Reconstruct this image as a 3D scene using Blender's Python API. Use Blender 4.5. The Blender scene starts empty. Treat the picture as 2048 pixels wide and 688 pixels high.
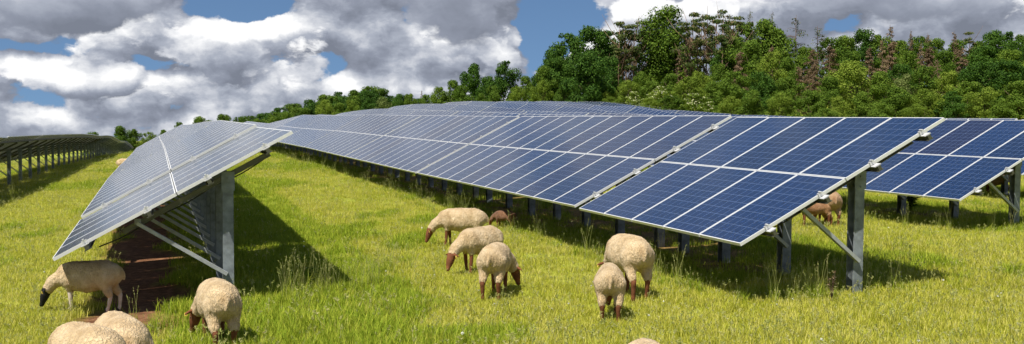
import bpy, bmesh, math, random
import numpy as np
from mathutils import Vector, Matrix, noise as mnoise

random.seed(7)
RNG = np.random.default_rng(11)
sc = bpy.context.scene
COL = sc.collection
PI = math.pi
R = math.radians

# ------------------------------------------------------------------ camera
F = 2097.4
CY = 344.43
PITCH = R(1.8)
YAW = R(18.77)
CAMZ = 2.1
cd = bpy.data.cameras.new('camera')
cam = bpy.data.objects.new('camera', cd)
COL.objects.link(cam)
cam.location = (0, 0, CAMZ)
cam.rotation_euler = (R(90) - PITCH, 0, -YAW)
cd.sensor_width = 36
cd.lens = F / 2048 * 36
cd.clip_start = 0.1
cd.clip_end = 12000
sc.camera = cam


def ray(px, py):
    r = (px - 1024) / F
    u = (CY - py) / F
    y = math.cos(PITCH) + u * math.sin(PITCH)
    z = -math.sin(PITCH) + u * math.cos(PITCH)
    return Vector((r * math.cos(YAW) + y * math.sin(YAW), -r * math.sin(YAW) + y * math.cos(YAW), z))


# ------------------------------------------------------------------ terrain
CP = [
    (0.8, 14, -2.2), (0.8, 25, -1.93), (0.8, 37, -1.68), (0.8, 62, -1.52), (0.8, 100, -1.6), (0.8, 143, -1.85), (0.8, 200, -3.2),
    (8, 11, -2.0), (8, 16.2, -1.9), (8, 27, -1.68), (8, 37.5, -1.45), (8, 47, -1.18), (8, 61, -.93), (8, 74, -.62), (8, 115, -.38), (8, 150, -.9),
    (16, 16, -1.8), (16, 39, -1.35), (16, 49, -1.06), (16, 62, -.55), (16, 134, .4),
    (24, 23, -1.72), (24, 80, -.1), (24, 143, 1.5),
    (35, 147, 2.9), (35, 128, 2.35), (43, 149, 3.2), (51, 150, 3.5), (59, 150, 3.55), (66, 151, 3.6), (66, 135, 2.4), (66, 118, .67),
    (50, 104, 1.2), (50, 91, 0), (50, 70, -1.1), (50, 40, -1.6), (80, 60, -1.0), (80, 90, 0.2),
    (-6.5, 42, -2.2), (-6.5, 54, -2.08), (-6.5, 66, -1.98), (-6.5, 80, -1.95), (-6.5, 94, -1.95), (-6.5, 110, -1.95), (-6.5, 160, -2.7), (-6.5, 250, -6),
    (0, 0, -2.2), (8, 3, -2.1), (-8, 5, -2.35), (-1, 8, -2.22), (5, 8, -2.08), (-20, 30, -2.5), (-20, 80, -2.4),
    (26, 290, -2), (59, 280, 3), (40, 210, 0.5), (70, 200, 4), (95, 180, 5), (113, 112, 3.5), (75, 75, -.6), (172, 137, 8),
    (130, 90, 2.5), (140, 170, 8), (200, 300, 9), (-100, 300, -9), (-100, 100, -4), (-100, 0, -3), (0, 400, -8), (100, 400, 0),
    (150, 0, -3), (100, -50, -3), (-100, -50, -4), (60, 10, -1.8), (30, 5, -1.9), (300, 100, 8), (0, -50, -2.8), (300, 400, 6), (-200, 200, -8),
]
CPA = np.array(CP, float)
_s = 1 / 50.0


def _phi(r2):
    return 0.5 * r2 * np.log(r2 + 1e-9)


def _fit():
    P = CPA[:, :2] * _s
    n = len(P)
    D = ((P[:, None] - P[None]) ** 2).sum(-1)
    K = _phi(D) + np.eye(n) * 2e-3
    Q = np.c_[np.ones(n), P]
    A = np.zeros((n + 3, n + 3))
    A[:n, :n] = K
    A[:n, n:] = Q
    A[n:, :n] = Q.T
    return P, np.linalg.solve(A, np.r_[CPA[:, 2], 0, 0, 0])


TP, TW = _fit()


def ground_np(X, Y):
    X = np.asarray(X, float)
    Y = np.asarray(Y, float)
    sh = X.shape
    x = np.clip(X.ravel(), -220, 320)
    y = np.clip(Y.ravel(), -70, 420)
    out = np.empty(x.size)
    for a in range(0, x.size, 20000):
        q = np.c_[x[a:a + 20000], y[a:a + 20000]] * _s
        D = ((q[:, None] - TP[None]) ** 2).sum(-1)
        out[a:a + 20000] = _phi(D) @ TW[:len(TP)] + TW[-3] + q @ TW[-2:]
    X1 = X.ravel()
    Y1 = Y.ravel()
    e = np.maximum(np.maximum(-220 - X1, X1 - 320), np.maximum(-70 - Y1, Y1 - 420))
    e = np.clip(e / 800, 0, 1)
    e = e * e * (3 - 2 * e)
    out = out * (1 - e) + (-14) * e
    b = 0.02 * np.sin(X1 * 1.3 + 0.6 * np.sin(Y1 * .9)) * np.sin(Y1 * 1.1 + 1.0) + 0.012 * np.sin(X1 * 3.1 + Y1 * 2.3)
    return (out + b + CAMZ).reshape(sh)


def ground(x, y):
    return float(ground_np(np.array([x]), np.array([y]))[0])


def ground_hit(px, py):
    d = ray(px, py)
    t = 5.0
    prev = 5.0
    while t < 400:
        if CAMZ + d.z * t < ground(d.x * t, d.y * t):
            lo, hi = prev, t
            for _ in range(20):
                m = (lo + hi) / 2
                if CAMZ + d.z * m < ground(d.x * m, d.y * m):
                    hi = m
                else:
                    lo = m
            return Vector((d.x * hi, d.y * hi, ground(d.x * hi, d.y * hi)))
        prev = t
        t *= 1.02
    return None


# ------------------------------------------------------------------ tagging helpers
def tag(o, label=None, cat=None, group=None, kind=None):
    if label: o['label'] = label
    if cat: o['category'] = cat
    if group: o['group'] = group
    if kind: o['kind'] = kind
    return o


def empty(name, loc=(0, 0, 0), rot=(0, 0, 0)):
    o = bpy.data.objects.new(name, None)
    COL.objects.link(o)
    o.location = loc
    o.rotation_euler = rot
    o.empty_display_size = .2
    return o


def link(name, me, parent=None, loc=None, rot=None):
    o = bpy.data.objects.new(name, me)
    COL.objects.link(o)
    if parent: o.parent = parent
    if loc is not None: o.location = loc
    if rot is not None: o.rotation_euler = rot
    return o


ORD = ['first', 'second', 'third', 'fourth', 'fifth', 'sixth', 'seventh', 'eighth', 'ninth', 'tenth', 'eleventh', 'twelfth',
       'thirteenth', 'fourteenth', 'fifteenth', 'sixteenth', 'seventeenth', 'eighteenth', 'nineteenth', 'twentieth']


def ordinal(i):
    if i < 20: return ORD[i]
    t = ['', '', 'twenty', 'thirty', 'forty', 'fifty', 'sixty'][(i + 1) // 10]
    if (i + 1) % 10 == 0: return {20: 'twentieth', 30: 'thirtieth', 40: 'fortieth', 50: 'fiftieth'}[i + 1]
    return t + '-' + ORD[(i + 1) % 10 - 1]


# ------------------------------------------------------------------ materials
def newmat(name):
    m = bpy.data.materials.new(name)
    m.use_nodes = True
    nt = m.node_tree
    return m, nt, nt.nodes['Principled BSDF']


def N(nt, typ, **kw):
    n = nt.nodes.new(typ)
    for k, v in kw.items():
        if k == 'inp':
            for kk, vv in v.items(): n.inputs[kk].default_value = vv
        else:
            setattr(n, k, v)
    return n


def ramp(nt, stops, interp='LINEAR'):
    n = nt.nodes.new('ShaderNodeValToRGB')
    cr = n.color_ramp
    cr.interpolation = interp
    while len(cr.elements) < len(stops): cr.elements.new(0.5)
    for e, (p, c) in zip(cr.elements, stops):
        e.position = p
        e.color = (*c, 1) if len(c) == 3 else c
    return n


def simple(name, col, rough=.6, metal=0, noise=0, nscale=20, spec=.5):
    m, nt, b = newmat(name)
    b.inputs['Roughness'].default_value = rough
    b.inputs['Metallic'].default_value = metal
    b.inputs['Specular IOR Level'].default_value = spec
    if noise:
        tc = N(nt, 'ShaderNodeTexCoord')
        nz = N(nt, 'ShaderNodeTexNoise', inp={'Scale': nscale, 'Detail': 5})
        nt.links.new(tc.outputs['Object'], nz.inputs['Vector'])
        a = tuple(max(0, c * (1 - noise)) for c in col)
        c = tuple(min(1, c * (1 + noise)) for c in col)
        r = ramp(nt, [(.3, a), (.7, c)])
        nt.links.new(nz.outputs['Fac'], r.inputs[0])
        nt.links.new(r.outputs[0], b.inputs['Base Color'])
    else:
        b.inputs['Base Color'].default_value = (*col, 1)
    return m


M = {}
M['alu'] = simple('anodised_aluminium', (.72, .72, .72), .5, .15)
M['galv'] = simple('galvanised_steel', (.19, .215, .23), .65, .15, .4, 9)
M['brace'] = simple('brace_steel', (.36, .38, .38), .55, .25, .15, 14)
M['bright'] = simple('bright_clamp_metal', (.6, .6, .6), .4, .3)
M['back'] = simple('panel_backsheet', (.13, .13, .135), .6)
M['dark'] = simple('black_plastic', (.02, .02, .02), .5)
M['beam'] = simple('beam_steel', (.11, .11, .085), .4, .5, .2, 10)


def glass_mat():
    m, nt, b = newmat('solar_cell_glass')
    L = nt.links.new
    uv = N(nt, 'ShaderNodeUVMap')
    sep = N(nt, 'ShaderNodeSeparateXYZ')
    L(uv.outputs[0], sep.inputs[0])

    def mt(op, a, b_=None, c=None):
        n = N(nt, 'ShaderNodeMath', operation=op)
        for i, v in enumerate((a, b_, c)):
            if v is None: continue
            if isinstance(v, (int, float)): n.inputs[i].default_value = v
            else: L(v, n.inputs[i])
        return n.outputs[0]

    def lines(src, cnt, w):
        f = mt('FRACT', mt('MULTIPLY', src, cnt))
        d = mt('ABSOLUTE', mt('SUBTRACT', f, .5))
        return mt('GREATER_THAN', d, .5 - w)
    cx = lines(sep.outputs[0], 6, .022)      # between cell columns
    cy = lines(sep.outputs[1], 10, .020)
    g = mt('MAXIMUM', cx, cy)
    oi = N(nt, 'ShaderNodeObjectInfo')
    tc = N(nt, 'ShaderNodeTexCoord')
    # poly-silicon flakes and per-cell tone
    vo = N(nt, 'ShaderNodeTexVoronoi', inp={'Scale': 42})
    L(tc.outputs['Object'], vo.inputs['Vector'])
    base = ramp(nt, [(0, (.003, .016, .056)), (.5, (.003, .021, .078)), (1, (.009, .014, .046))])
    L(oi.outputs['Random'], base.inputs[0])
    hs = N(nt, 'ShaderNodeHueSaturation')
    L(base.outputs[0], hs.inputs['Color'])
    sv = N(nt, 'ShaderNodeSeparateColor')
    L(vo.outputs['Color'], sv.inputs[0])
    L(mt('MULTIPLY_ADD', sv.outputs[0], .7, .65), hs.inputs['Value'])
    mx = N(nt, 'ShaderNodeMix', data_type='RGBA')
    L(g, mx.inputs[0])
    L(hs.outputs[0], mx.inputs[6])
    mx.inputs[7].default_value = (.085, .12, .20, 1)
    L(mx.outputs[2], b.inputs['Base Color'])
    b.inputs['Roughness'].default_value = .14
    b.inputs['IOR'].default_value = 1.5
    b.inputs['Specular IOR Level'].default_value = .6
    b.inputs['Sheen Weight'].default_value = .16
    b.inputs['Sheen Roughness'].default_value = .4
    return m


M['glass'] = glass_mat()


def ground_mat():
    m, nt, b = newmat('meadow_soil')
    L = nt.links.new
    geo = N(nt, 'ShaderNodeNewGeometry')
    n1 = N(nt, 'ShaderNodeTexNoise', inp={'Scale': .22, 'Detail': 5, 'Roughness': .6})
    n2 = N(nt, 'ShaderNodeTexNoise', inp={'Scale': 3.5, 'Detail': 8, 'Roughness': .75})
    L(geo.outputs['Position'], n1.inputs['Vector'])
    L(geo.outputs['Position'], n2.inputs['Vector'])
    r1 = ramp(nt, [(.3, (.16, .20, .02)), (.5, (.26, .29, .03)), (.72, (.36, .36, .06))])
    r2 = ramp(nt, [(.3, (.12, .15, .018)), (.55, (.27, .30, .035)), (.75, (.40, .38, .10))])
    L(n1.outputs['Fac'], r1.inputs[0])
    L(n2.outputs['Fac'], r2.inputs[0])
    mx = N(nt, 'ShaderNodeMix', data_type='RGBA')
    mx.inputs[0].default_value = .6
    L(r1.outputs[0], mx.inputs[6])
    L(r2.outputs[0], mx.inputs[7])
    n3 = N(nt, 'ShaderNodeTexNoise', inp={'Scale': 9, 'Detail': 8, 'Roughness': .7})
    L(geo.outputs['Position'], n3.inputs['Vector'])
    soil_shade = ramp(nt, [(.3, (.07, .032, .016)), (.55, (.19, .09, .045)), (.8, (.38, .22, .12))])
    L(n3.outputs['Fac'], soil_shade.inputs[0])
    at = N(nt, 'ShaderNodeAttribute', attribute_name='soil_shade')
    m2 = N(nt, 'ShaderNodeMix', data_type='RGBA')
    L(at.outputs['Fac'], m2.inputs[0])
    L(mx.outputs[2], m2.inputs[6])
    L(soil_shade.outputs[0], m2.inputs[7])
    L(m2.outputs[2], b.inputs['Base Color'])
    b.inputs['Roughness'].default_value = .95
    b.inputs['Specular IOR Level'].default_value = .1
    bp = N(nt, 'ShaderNodeBump', inp={'Strength': .6, 'Distance': .05})
    L(n3.outputs['Fac'], bp.inputs['Height'])
    L(bp.outputs[0], b.inputs['Normal'])
    return m


M['ground'] = ground_mat()


def leaf_mat(name, c0, c1, c2, trans=.35, objvar=.25):
    m, nt, b = newmat(name)
    L = nt.links.new
    geo = N(nt, 'ShaderNodeNewGeometry')
    oi = N(nt, 'ShaderNodeObjectInfo')
    r = ramp(nt, [(0, c0), (.5, c1), (1, c2)])
    ad = N(nt, 'ShaderNodeMath', operation='MULTIPLY_ADD')
    L(oi.outputs['Random'], ad.inputs[0])
    ad.inputs[1].default_value = objvar * 1.6
    ad.inputs[2].default_value = -objvar * .8
    a2 = N(nt, 'ShaderNodeMath', operation='ADD')
    L(ad.outputs[0], a2.inputs[0])
    L(geo.outputs['Random Per Island'], a2.inputs[1])
    L(a2.outputs[0], r.inputs[0])
    L(r.outputs[0], b.inputs['Base Color'])
    b.inputs['Roughness'].default_value = .65
    b.inputs['Specular IOR Level'].default_value = .12
    tr = N(nt, 'ShaderNodeBsdfTranslucent')
    L(r.outputs[0], tr.inputs[0])
    ms = N(nt, 'ShaderNodeMixShader')
    ms.inputs[0].default_value = trans
    L(b.outputs[0], ms.inputs[1])
    L(tr.outputs[0], ms.inputs[2])
    L(ms.outputs[0], nt.nodes['Material Output'].inputs[0])
    return m


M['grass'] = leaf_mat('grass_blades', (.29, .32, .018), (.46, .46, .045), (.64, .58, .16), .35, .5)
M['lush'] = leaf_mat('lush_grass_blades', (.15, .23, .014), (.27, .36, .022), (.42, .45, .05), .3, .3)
M['seed'] = leaf_mat('seed_heads', (.34, .40, .10), (.46, .48, .15), (.60, .56, .26), .4, .3)
M['white_flower'] = simple('clover_blossom', (.75, .75, .66), .8)
M['l_dark'] = leaf_mat('dark_leaves', (.020, .055, .006), (.045, .105, .012), (.09, .17, .02), .3, .2)
M['l_mid'] = leaf_mat('green_leaves', (.045, .092, .009), (.088, .155, .014), (.155, .23, .026), .3, .3)
M['l_light'] = leaf_mat('light_green_leaves', (.085, .14, .013), (.145, .215, .020), (.235, .30, .04), .3, .3)
M['l_pale'] = leaf_mat('pale_willow_leaves', (.08, .12, .025), (.14, .18, .045), (.22, .26, .08), .3, .2)
M['l_dead'] = leaf_mat('dead_brown_needles', (.12, .085, .05), (.21, .145, .085), (.31, .22, .14), .2, .3)
M['l_pine'] = leaf_mat('pine_needles', (.035, .065, .014), (.075, .11, .025), (.16, .15, .05), .2, .3)
M['blossom'] = leaf_mat('elder_blossom', (.40, .42, .20), (.55, .55, .32), (.7, .7, .45), .3, .2)
M['bark'] = simple('grey_brown_bark', (.11, .075, .05), .9, 0, .4, 6, .1)
M['pinebark'] = simple('reddish_pine_bark', (.22, .14, .095), .9, 0, .4, 4, .1)


def wool_mat(name, a, b_, c):
    m, nt, b = newmat(name)
    L = nt.links.new
    tc = N(nt, 'ShaderNodeTexCoord')
    nz = N(nt, 'ShaderNodeTexNoise', inp={'Scale': 7, 'Detail': 7, 'Roughness': .65})
    L(tc.outputs['Object'], nz.inputs['Vector'])
    r = ramp(nt, [(.3, a), (.5, b_), (.72, c)])
    L(nz.outputs['Fac'], r.inputs[0])
    L(r.outputs[0], b.inputs['Base Color'])
    b.inputs['Roughness'].default_value = .95
    b.inputs['Specular IOR Level'].default_value = .05
    b.inputs['Sheen Weight'].default_value = .15
    mp = N(nt, 'ShaderNodeMapping')
    mp.inputs['Scale'].default_value = (55, 55, 28)
    L(tc.outputs['Object'], mp.inputs[0])
    n2 = N(nt, 'ShaderNodeTexNoise', inp={'Scale': 1, 'Detail': 4, 'Roughness': .6, 'Distortion': .6})
    L(mp.outputs[0], n2.inputs['Vector'])
    bp = N(nt, 'ShaderNodeBump', inp={'Strength': .9, 'Distance': .02})
    mp2 = N(nt, 'ShaderNodeMapping')
    mp2.inputs['Scale'].default_value = (34, 34, 10)
    L(tc.outputs['Object'], mp2.inputs[0])
    vo = N(nt, 'ShaderNodeTexVoronoi', feature='DISTANCE_TO_EDGE', inp={'Scale': 1.0, 'Detail': 1.0, 'Randomness': 1.0})
    n3 = N(nt, 'ShaderNodeTexNoise', inp={'Scale': 1.3, 'Detail': 3})
    L(mp2.outputs[0], n3.inputs['Vector'])
    vm = N(nt, 'ShaderNodeMix', data_type='RGBA', blend_type='LINEAR_LIGHT')
    vm.inputs[0].default_value = .5
    L(mp2.outputs[0], vm.inputs[6]); L(n3.outputs['Color'], vm.inputs[7])
    L(vm.outputs[2], vo.inputs['Vector'])
    cr_ = N(nt, 'ShaderNodeMapRange'); L(vo.outputs['Distance'], cr_.inputs[0]); cr_.inputs[2].default_value = .16; cr_.inputs[3].default_value = 0; cr_.inputs[4].default_value = .5
    sm_ = N(nt, 'ShaderNodeMath', operation='ADD'); L(cr_.outputs[0], sm_.inputs[0]); L(n2.outputs['Fac'], sm_.inputs[1])
    L(sm_.outputs[0], bp.inputs['Height'])
    L(bp.outputs[0], b.inputs['Normal'])
    # grubby patches worn into the fleece
    n4 = N(nt, 'ShaderNodeTexNoise', inp={'Scale': 3.2, 'Detail': 5, 'Roughness': .7}); L(tc.outputs['Object'], n4.inputs['Vector'])
    d4 = N(nt, 'ShaderNodeMapRange'); L(n4.outputs['Fac'], d4.inputs[0]); d4.inputs[1].default_value = .55; d4.inputs[2].default_value = .8; d4.inputs[4].default_value = .6
    mx = N(nt, 'ShaderNodeMix', data_type='RGBA'); L(d4.outputs[0], mx.inputs[0]); L(r.outputs[0], mx.inputs[6]); mx.inputs[7].default_value = (a[0] * .7, a[1] * .62, a[2] * .55, 1)
    L(mx.outputs[2], b.inputs['Base Color'])
    return m


M['wool'] = wool_mat('cream_wool', (.40, .27, .135), (.60, .44, .25), (.74, .58, .37))
M['wool_brown'] = wool_mat('brown_lamb_wool', (.13, .055, .026), (.22, .10, .045), (.36, .19, .10))
M['wool_russet'] = wool_mat('russet_wool', (.22, .10, .045), (.34, .17, .08), (.46, .27, .14))
M['wool_tan'] = wool_mat('tan_wool', (.30, .16, .08), (.42, .26, .14), (.52, .36, .22))
M['skin'] = simple('brown_face_hair', (.17, .065, .03), .8, 0, .35, 12, .15)
M['skin_black'] = simple('black_face_hair', (.012, .011, .012), .7, 0, .2, 12, .2)
M['skin_pale'] = simple('pale_leg_hair', (.62, .52, .42), .8, 0, .2, 12, .15)
M['hoof'] = simple('dark_hoof', (.03, .022, .018), .6)
M['ear_tag'] = simple('yellow_ear_tag_plastic', (.85, .62, .12), .45)
M['eye'] = simple('dark_eye', (.01, .008, .006), .15)
M['wire'] = simple('fence_wire', (.22, .24, .22), .5, .5)


# ------------------------------------------------------------------ mesh builder
class MB:
    def __init__(s):
        s.v = []; s.f = []; s.m = []; s.uv = {}

    def quad(s, pts, mat=0, uv=None):
        n = len(s.v)
        s.v += [tuple(p) for p in pts]
        s.f.append(tuple(range(n, n + len(pts))))
        s.m.append(mat)
        if uv: s.uv[len(s.f) - 1] = uv

    def box(s, x0, x1, y0, y1, z0, z1, mat=0, T=None):
        c = [Vector((x, y, z)) for z in (z0, z1) for y in (y0, y1) for x in (x0, x1)]
        if T: c = [T @ p for p in c]
        n = len(s.v)
        s.v += [tuple(p) for p in c]
        for f in ((0, 2, 3, 1), (4, 5, 7, 6), (0, 1, 5, 4), (2, 6, 7, 3), (0, 4, 6, 2), (1, 3, 7, 5)):
            s.f.append(tuple(n + i for i in f)); s.m.append(mat)

    def bar(s, a, b, w, h, mat=0, up=Vector((0, 0, 1))):
        a = Vector(a); b = Vector(b)
        d = (b - a); L = d.length; d.normalize()
        x = d.cross(up)
        if x.length < 1e-4: x = d.cross(Vector((0, 1, 0)))
        x.normalize(); y = x.cross(d)
        T = Matrix((( *[x[i] for i in ()],),)) if False else Matrix.Identity(4)
        for i in range(3):
            T[i][0] = x[i]; T[i][1] = d[i]; T[i][2] = y[i]; T[i][3] = a[i]
        s.box(-w / 2, w / 2, 0, L, -h / 2, h / 2, mat, T)

    def tube(s, pts, rad, n=6, mat=0, cap=True):
        rings = []
        for i, p in enumerate(pts):
            p = Vector(p)
            d = Vector(pts[min(i + 1, len(pts) - 1)]) - Vector(pts[max(i - 1, 0)])
            d.normalize()
            x = d.cross(Vector((.3, .9, .1)))
            x.normalize(); y = d.cross(x)
            base = len(s.v)
            for k in range(n):
                a = 2 * PI * k / n
                s.v.append(tuple(p + (x * math.cos(a) + y * math.sin(a)) * rad[i]))
            rings.append(base)
        for i in range(len(rings) - 1):
            for k in range(n):
                s.f.append((rings[i] + k, rings[i] + (k + 1) % n, rings[i + 1] + (k + 1) % n, rings[i + 1] + k)); s.m.append(mat)
        if cap:
            s.f.append(tuple(rings[-1] + k for k in range(n))); s.m.append(mat)
            s.f.append(tuple(rings[0] + k for k in reversed(range(n)))); s.m.append(mat)

    def mesh(s, name, mats, smooth=False):
        me = bpy.data.meshes.new(name)
        me.from_pydata(s.v, [], s.f)
        for m in mats: me.materials.append(m)
        me.polygons.foreach_set('material_index', s.m)
        if smooth: me.polygons.foreach_set('use_smooth', [True] * len(s.f))
        if s.uv:
            ul = me.uv_layers.new(name='UVMap')
            for fi, uvs in s.uv.items():
                for li, u in zip(me.polygons[fi].loop_indices, uvs): ul.data[li].uv = u
        me.update()
        return me


# ------------------------------------------------------------------ solar tables
PW, PL = .992, 1.655
CW, RL = 1.012, 1.67
HL = .73
fr = .013


def panel_into(mb, T, simple_=False):
    """one framed module, x = up the slope, y = along the row, z = out of the glass"""
    def P(x, y, z): return T @ Vector((x, y, z))
    g = .010 if simple_ else fr
    mb.quad([P(g, g, -.002), P(PL - g, g, -.002), P(PL - g, PW - g, -.002), P(g, PW - g, -.002)], 0, [(0, 0), (0, 1), (1, 1), (1, 0)])
    if simple_:
        mb.box(0, PL, 0, g, -.04, 0.001, 1, T); mb.box(0, PL, PW - g, PW, -.04, 0.001, 1, T)
        mb.box(0, g, g, PW - g, -.04, 0.001, 1, T); mb.box(PL - g, PL, g, PW - g, -.04, 0.001, 1, T)
    else:
        mb.box(0, PL, 0, g, -.042, 0.0, 1, T); mb.box(0, PL, PW - g, PW, -.042, 0.0, 1, T)
        mb.box(0, g, g, PW - g, -.042, 0.0, 1, T); mb.box(PL - g, PL, g, PW - g, -.042, 0.0, 1, T)
    mb.quad([P(g, g, -.008), P(g, PW - g, -.008), P(PL - g, PW - g, -.008), P(PL - g, g, -.008)], 2)


_mb = MB(); panel_into(_mb, Matrix.Identity(4)); _mb.box(PL - .30, PL - .18, .43, .56, -.03, -.010, 3)
ME_PANEL = _mb.mesh('solar_panel', [M['glass'], M['alu'], M['back'], M['dark']])


def c_profile(x0, x1, y0, y1, z0, z1, t=.006, open_dir=-1):
    mb = MB()
    if open_dir < 0:
        mb.box(x1 - t, x1, y0, y1, z0, z1)
        mb.box(x0, x1 - t, y0, y0 + t, z0, z1)
        mb.box(x0, x1 - t, y1 - t, y1, z0, z1)
        mb.box(x0, x0 + t, y0 + t, y0 + .018, z0, z1)
        mb.box(x0, x0 + t, y1 - .018, y1 - t, z0, z1)
    return mb


def table_parts(cols, tilt, postx, post_ys):
    """returns list of (name, mesh, location, rotation) in the frame of the table root (x across to the high side, y along the row, z up)"""
    ct, st = math.cos(tilt), math.sin(tilt)
    out = []
    Lr = cols * CW
    key = (cols, round(tilt, 3))
    for c in range(cols):
        for r in range(2):
            v = r * RL
            out.append(('solar_panel', ME_PANEL, (v * ct, c * CW, HL + v * st), (0, -tilt, 0)))
    mb = MB()
    mb.box(-.025, .025, -.13, Lr + .05, -.105, -.044)
    mb.box(-.045, .045, -.13, Lr + .05, -.109, -.101)
    me = mb.mesh('purlin', [M['beam']])
    for v in (.25, .75, 1.25, 1.75):
        vv = v * RL
        out.append(('purlin', me, (vv * ct, 0, HL + vv * st), (0, -tilt, 0)))
    # end clamps: bright block gripping the outer frame above each purlin
    mb = MB()
    mb.box(-.035, .035, -.016, .018, .002, .014)
    mb.box(-.035, .035, -.020, -.003, -.03, .014)
    mb.box(-.010, .010, -.045, .012, .020, .034)
    mb.box(-.05, .05, -.11, -.024, -.044, -.034)
    me = mb.mesh('end_clamp', [M['bright']])
    for v in (.25, .75, 1.25, 1.75):
        vv = v * RL
        out.append(('end_clamp', me, (vv * ct, 0, HL + vv * st), (0, -tilt, 0)))
    mb = MB()
    mb.box(.85, 2.95, -.03, .03, -.175, -.112)
    mb.box(.85, 2.95, -.05, .05, -.181, -.170)
    me_r = mb.mesh('rafter', [M['beam']])
    hp = HL + postx * math.tan(tilt) - .20 / ct
    me_p = c_profile(-.07, .07, -.075, .075, -.7, hp + .03).mesh('post', [M['galv']])
    mb = MB()
    mb.box(-.085, .085, -.085, -.078, hp - .13, hp + .12); mb.box(-.085, .085, .078, .085, hp - .13, hp + .12)
    for z in (hp - .1, hp + .03):
        mb.tube([(-.0, -.10, z), (0, .10, z)], [.014, .014], 6)
    me_b = mb.mesh('head_bracket', [M['galv']])
    mb = MB()
    pts_ = [(.5 + 2.4 * k / 18, .05 + .012 * math.sin(k * 1.7), -.175 - .035 * abs(math.sin(k * PI / 6))) for k in range(19)]
    mb.tube(pts_, [.009] * 19, 5)
    me_c = mb.mesh('cable', [M['dark']])
    mb = MB()
    bx = 1.12 * ct
    bz = HL + 1.12 * st - .14
    mb.bar((bx - postx, 0, bz), (-.02, 0, .42), .045, .07, 0, Vector((0, 1, 0)))
    mb.box(-.03 + bx - postx, .05 + bx - postx, .028, .035, bz - .02, bz + .05)
    me_x = mb.mesh('brace', [M['brace']])
    out.append(('cable', me_c, (0, post_ys[0], HL), (0, -tilt, 0)))
    for y in post_ys:
        out.append(('rafter', me_r, (0, y, HL), (0, -tilt, 0)))
        out.append(('post', me_p, (postx, y, 0), (0, 0, 0)))
        out.append(('head_bracket', me_b, (postx, y, 0), (0, 0, 0)))
        out.append(('brace', me_x, (postx, y - .105, 0), (0, 0, 0)))
    return out


_tc = {}


def far_mesh(cols, tilt, postx, post_ys):
    k = (cols, round(tilt, 3), len(post_ys))
    if k in _tc: return _tc[k]
    ct, st = math.cos(tilt), math.sin(tilt)
    mb = MB()
    for c in range(cols):
        for r in range(2):
            v = r * RL
            T = Matrix.Translation((v * ct, c * CW, HL + v * st)) @ Matrix.Rotation(-tilt, 4, 'Y')
            panel_into(mb, T, True)
    for v in (.25, .75, 1.25, 1.75):
        T = Matrix.Translation((v * RL * ct, 0, HL + v * RL * st)) @ Matrix.Rotation(-tilt, 4, 'Y')
        mb.box(-.03, .03, -.05, cols * CW + .05, -.11, -.044, 3, T)
    hp = HL + postx * math.tan(tilt) - .12 / ct
    for y in post_ys:
        mb.box(postx - .075, postx + .075, y - .05, y + .05, -.7, hp, 3)
        mb.bar((1.1 * ct, y, HL + 1.1 * st - .15), (postx, y, .42), .05, .06, 3, Vector((0, 1, 0)))
        T = Matrix.Translation((0, y, HL)) @ Matrix.Rotation(-tilt, 4, 'Y')
        mb.box(.28, 3.0, -.03, .03, -.22, -.112, 3, T)
    _tc[k] = mb.mesh('solar_table', [M['glass'], M['alu'], M['back'], M['galv']])
    return _tc[k]


_pc = {}
N_TABLES = [0]


def place_table(x, y, z, yaw, slope, cols, tilt, postx, post_ys, label, group, detail):
    rot = Matrix.Rotation(yaw, 4, 'Z') @ Matrix.Rotation(slope, 4, 'X')
    N_TABLES[0] += 1
    if detail:
        k = (cols, round(tilt, 3), tuple(round(p, 2) for p in post_ys))
        if k not in _pc: _pc[k] = table_parts(cols, tilt, postx, post_ys)
        root = empty('solar_table', (x, y, z), rot.to_euler())
        for name, me, loc, r in _pc[k]:
            link(name, me, root, loc, r)
    else:
        root = link('solar_table', far_mesh(cols, tilt, postx, post_ys), None, (x, y, z), rot.to_euler())
    tag(root, label, 'solar table', group)
    return root


TILT = R(27.27)
P5 = [.30, 1.9, 3.56, 4.9]
P11 = [.55 + 1.68 * i for i in range(7)]
P11S = [.9, 4.3, 7.7]


def zlow(X, Y, yaw=0):
    return ground(X + 1.6, Y)


def run_row(xs, y0, y1, start5, desc, group, tilt=TILT, postx=1.87, yaw=0, detail_to=62, z_first=None, z_second=None, pys=P11, skip=(), jit=0.0, first_detail=0):
    """lay tables nose to tail along the row from y0 to y1"""
    y = y0
    i = 0
    L11 = 11 * CW
    while y < y1:
        cols = 5 if (start5 and i == 0) else 11
        Lr = cols * CW
        x = xs + math.tan(-yaw) * (y - y0)
        za = zlow(x, y)
        zb = zlow(x, y + Lr)
        if i == 0 and z_first is not None: za = z_first
        if i == 1 and z_second is not None: za = z_second
        s = math.atan2(zb - za, Lr)
        if i == 0 and z_first is not None: s = R(1.2)
        if i > 0: za += .03
        t = tilt + (R(random.uniform(-jit, jit)) if jit else 0)
        if i not in skip:
            place_table(x, y, za, yaw, s, cols, tilt, postx, P5 if cols == 5 else pys,
                        desc % ordinal(i), group, first_detail <= y < detail_to)
        y += Lr + .19
        i += 1


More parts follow.
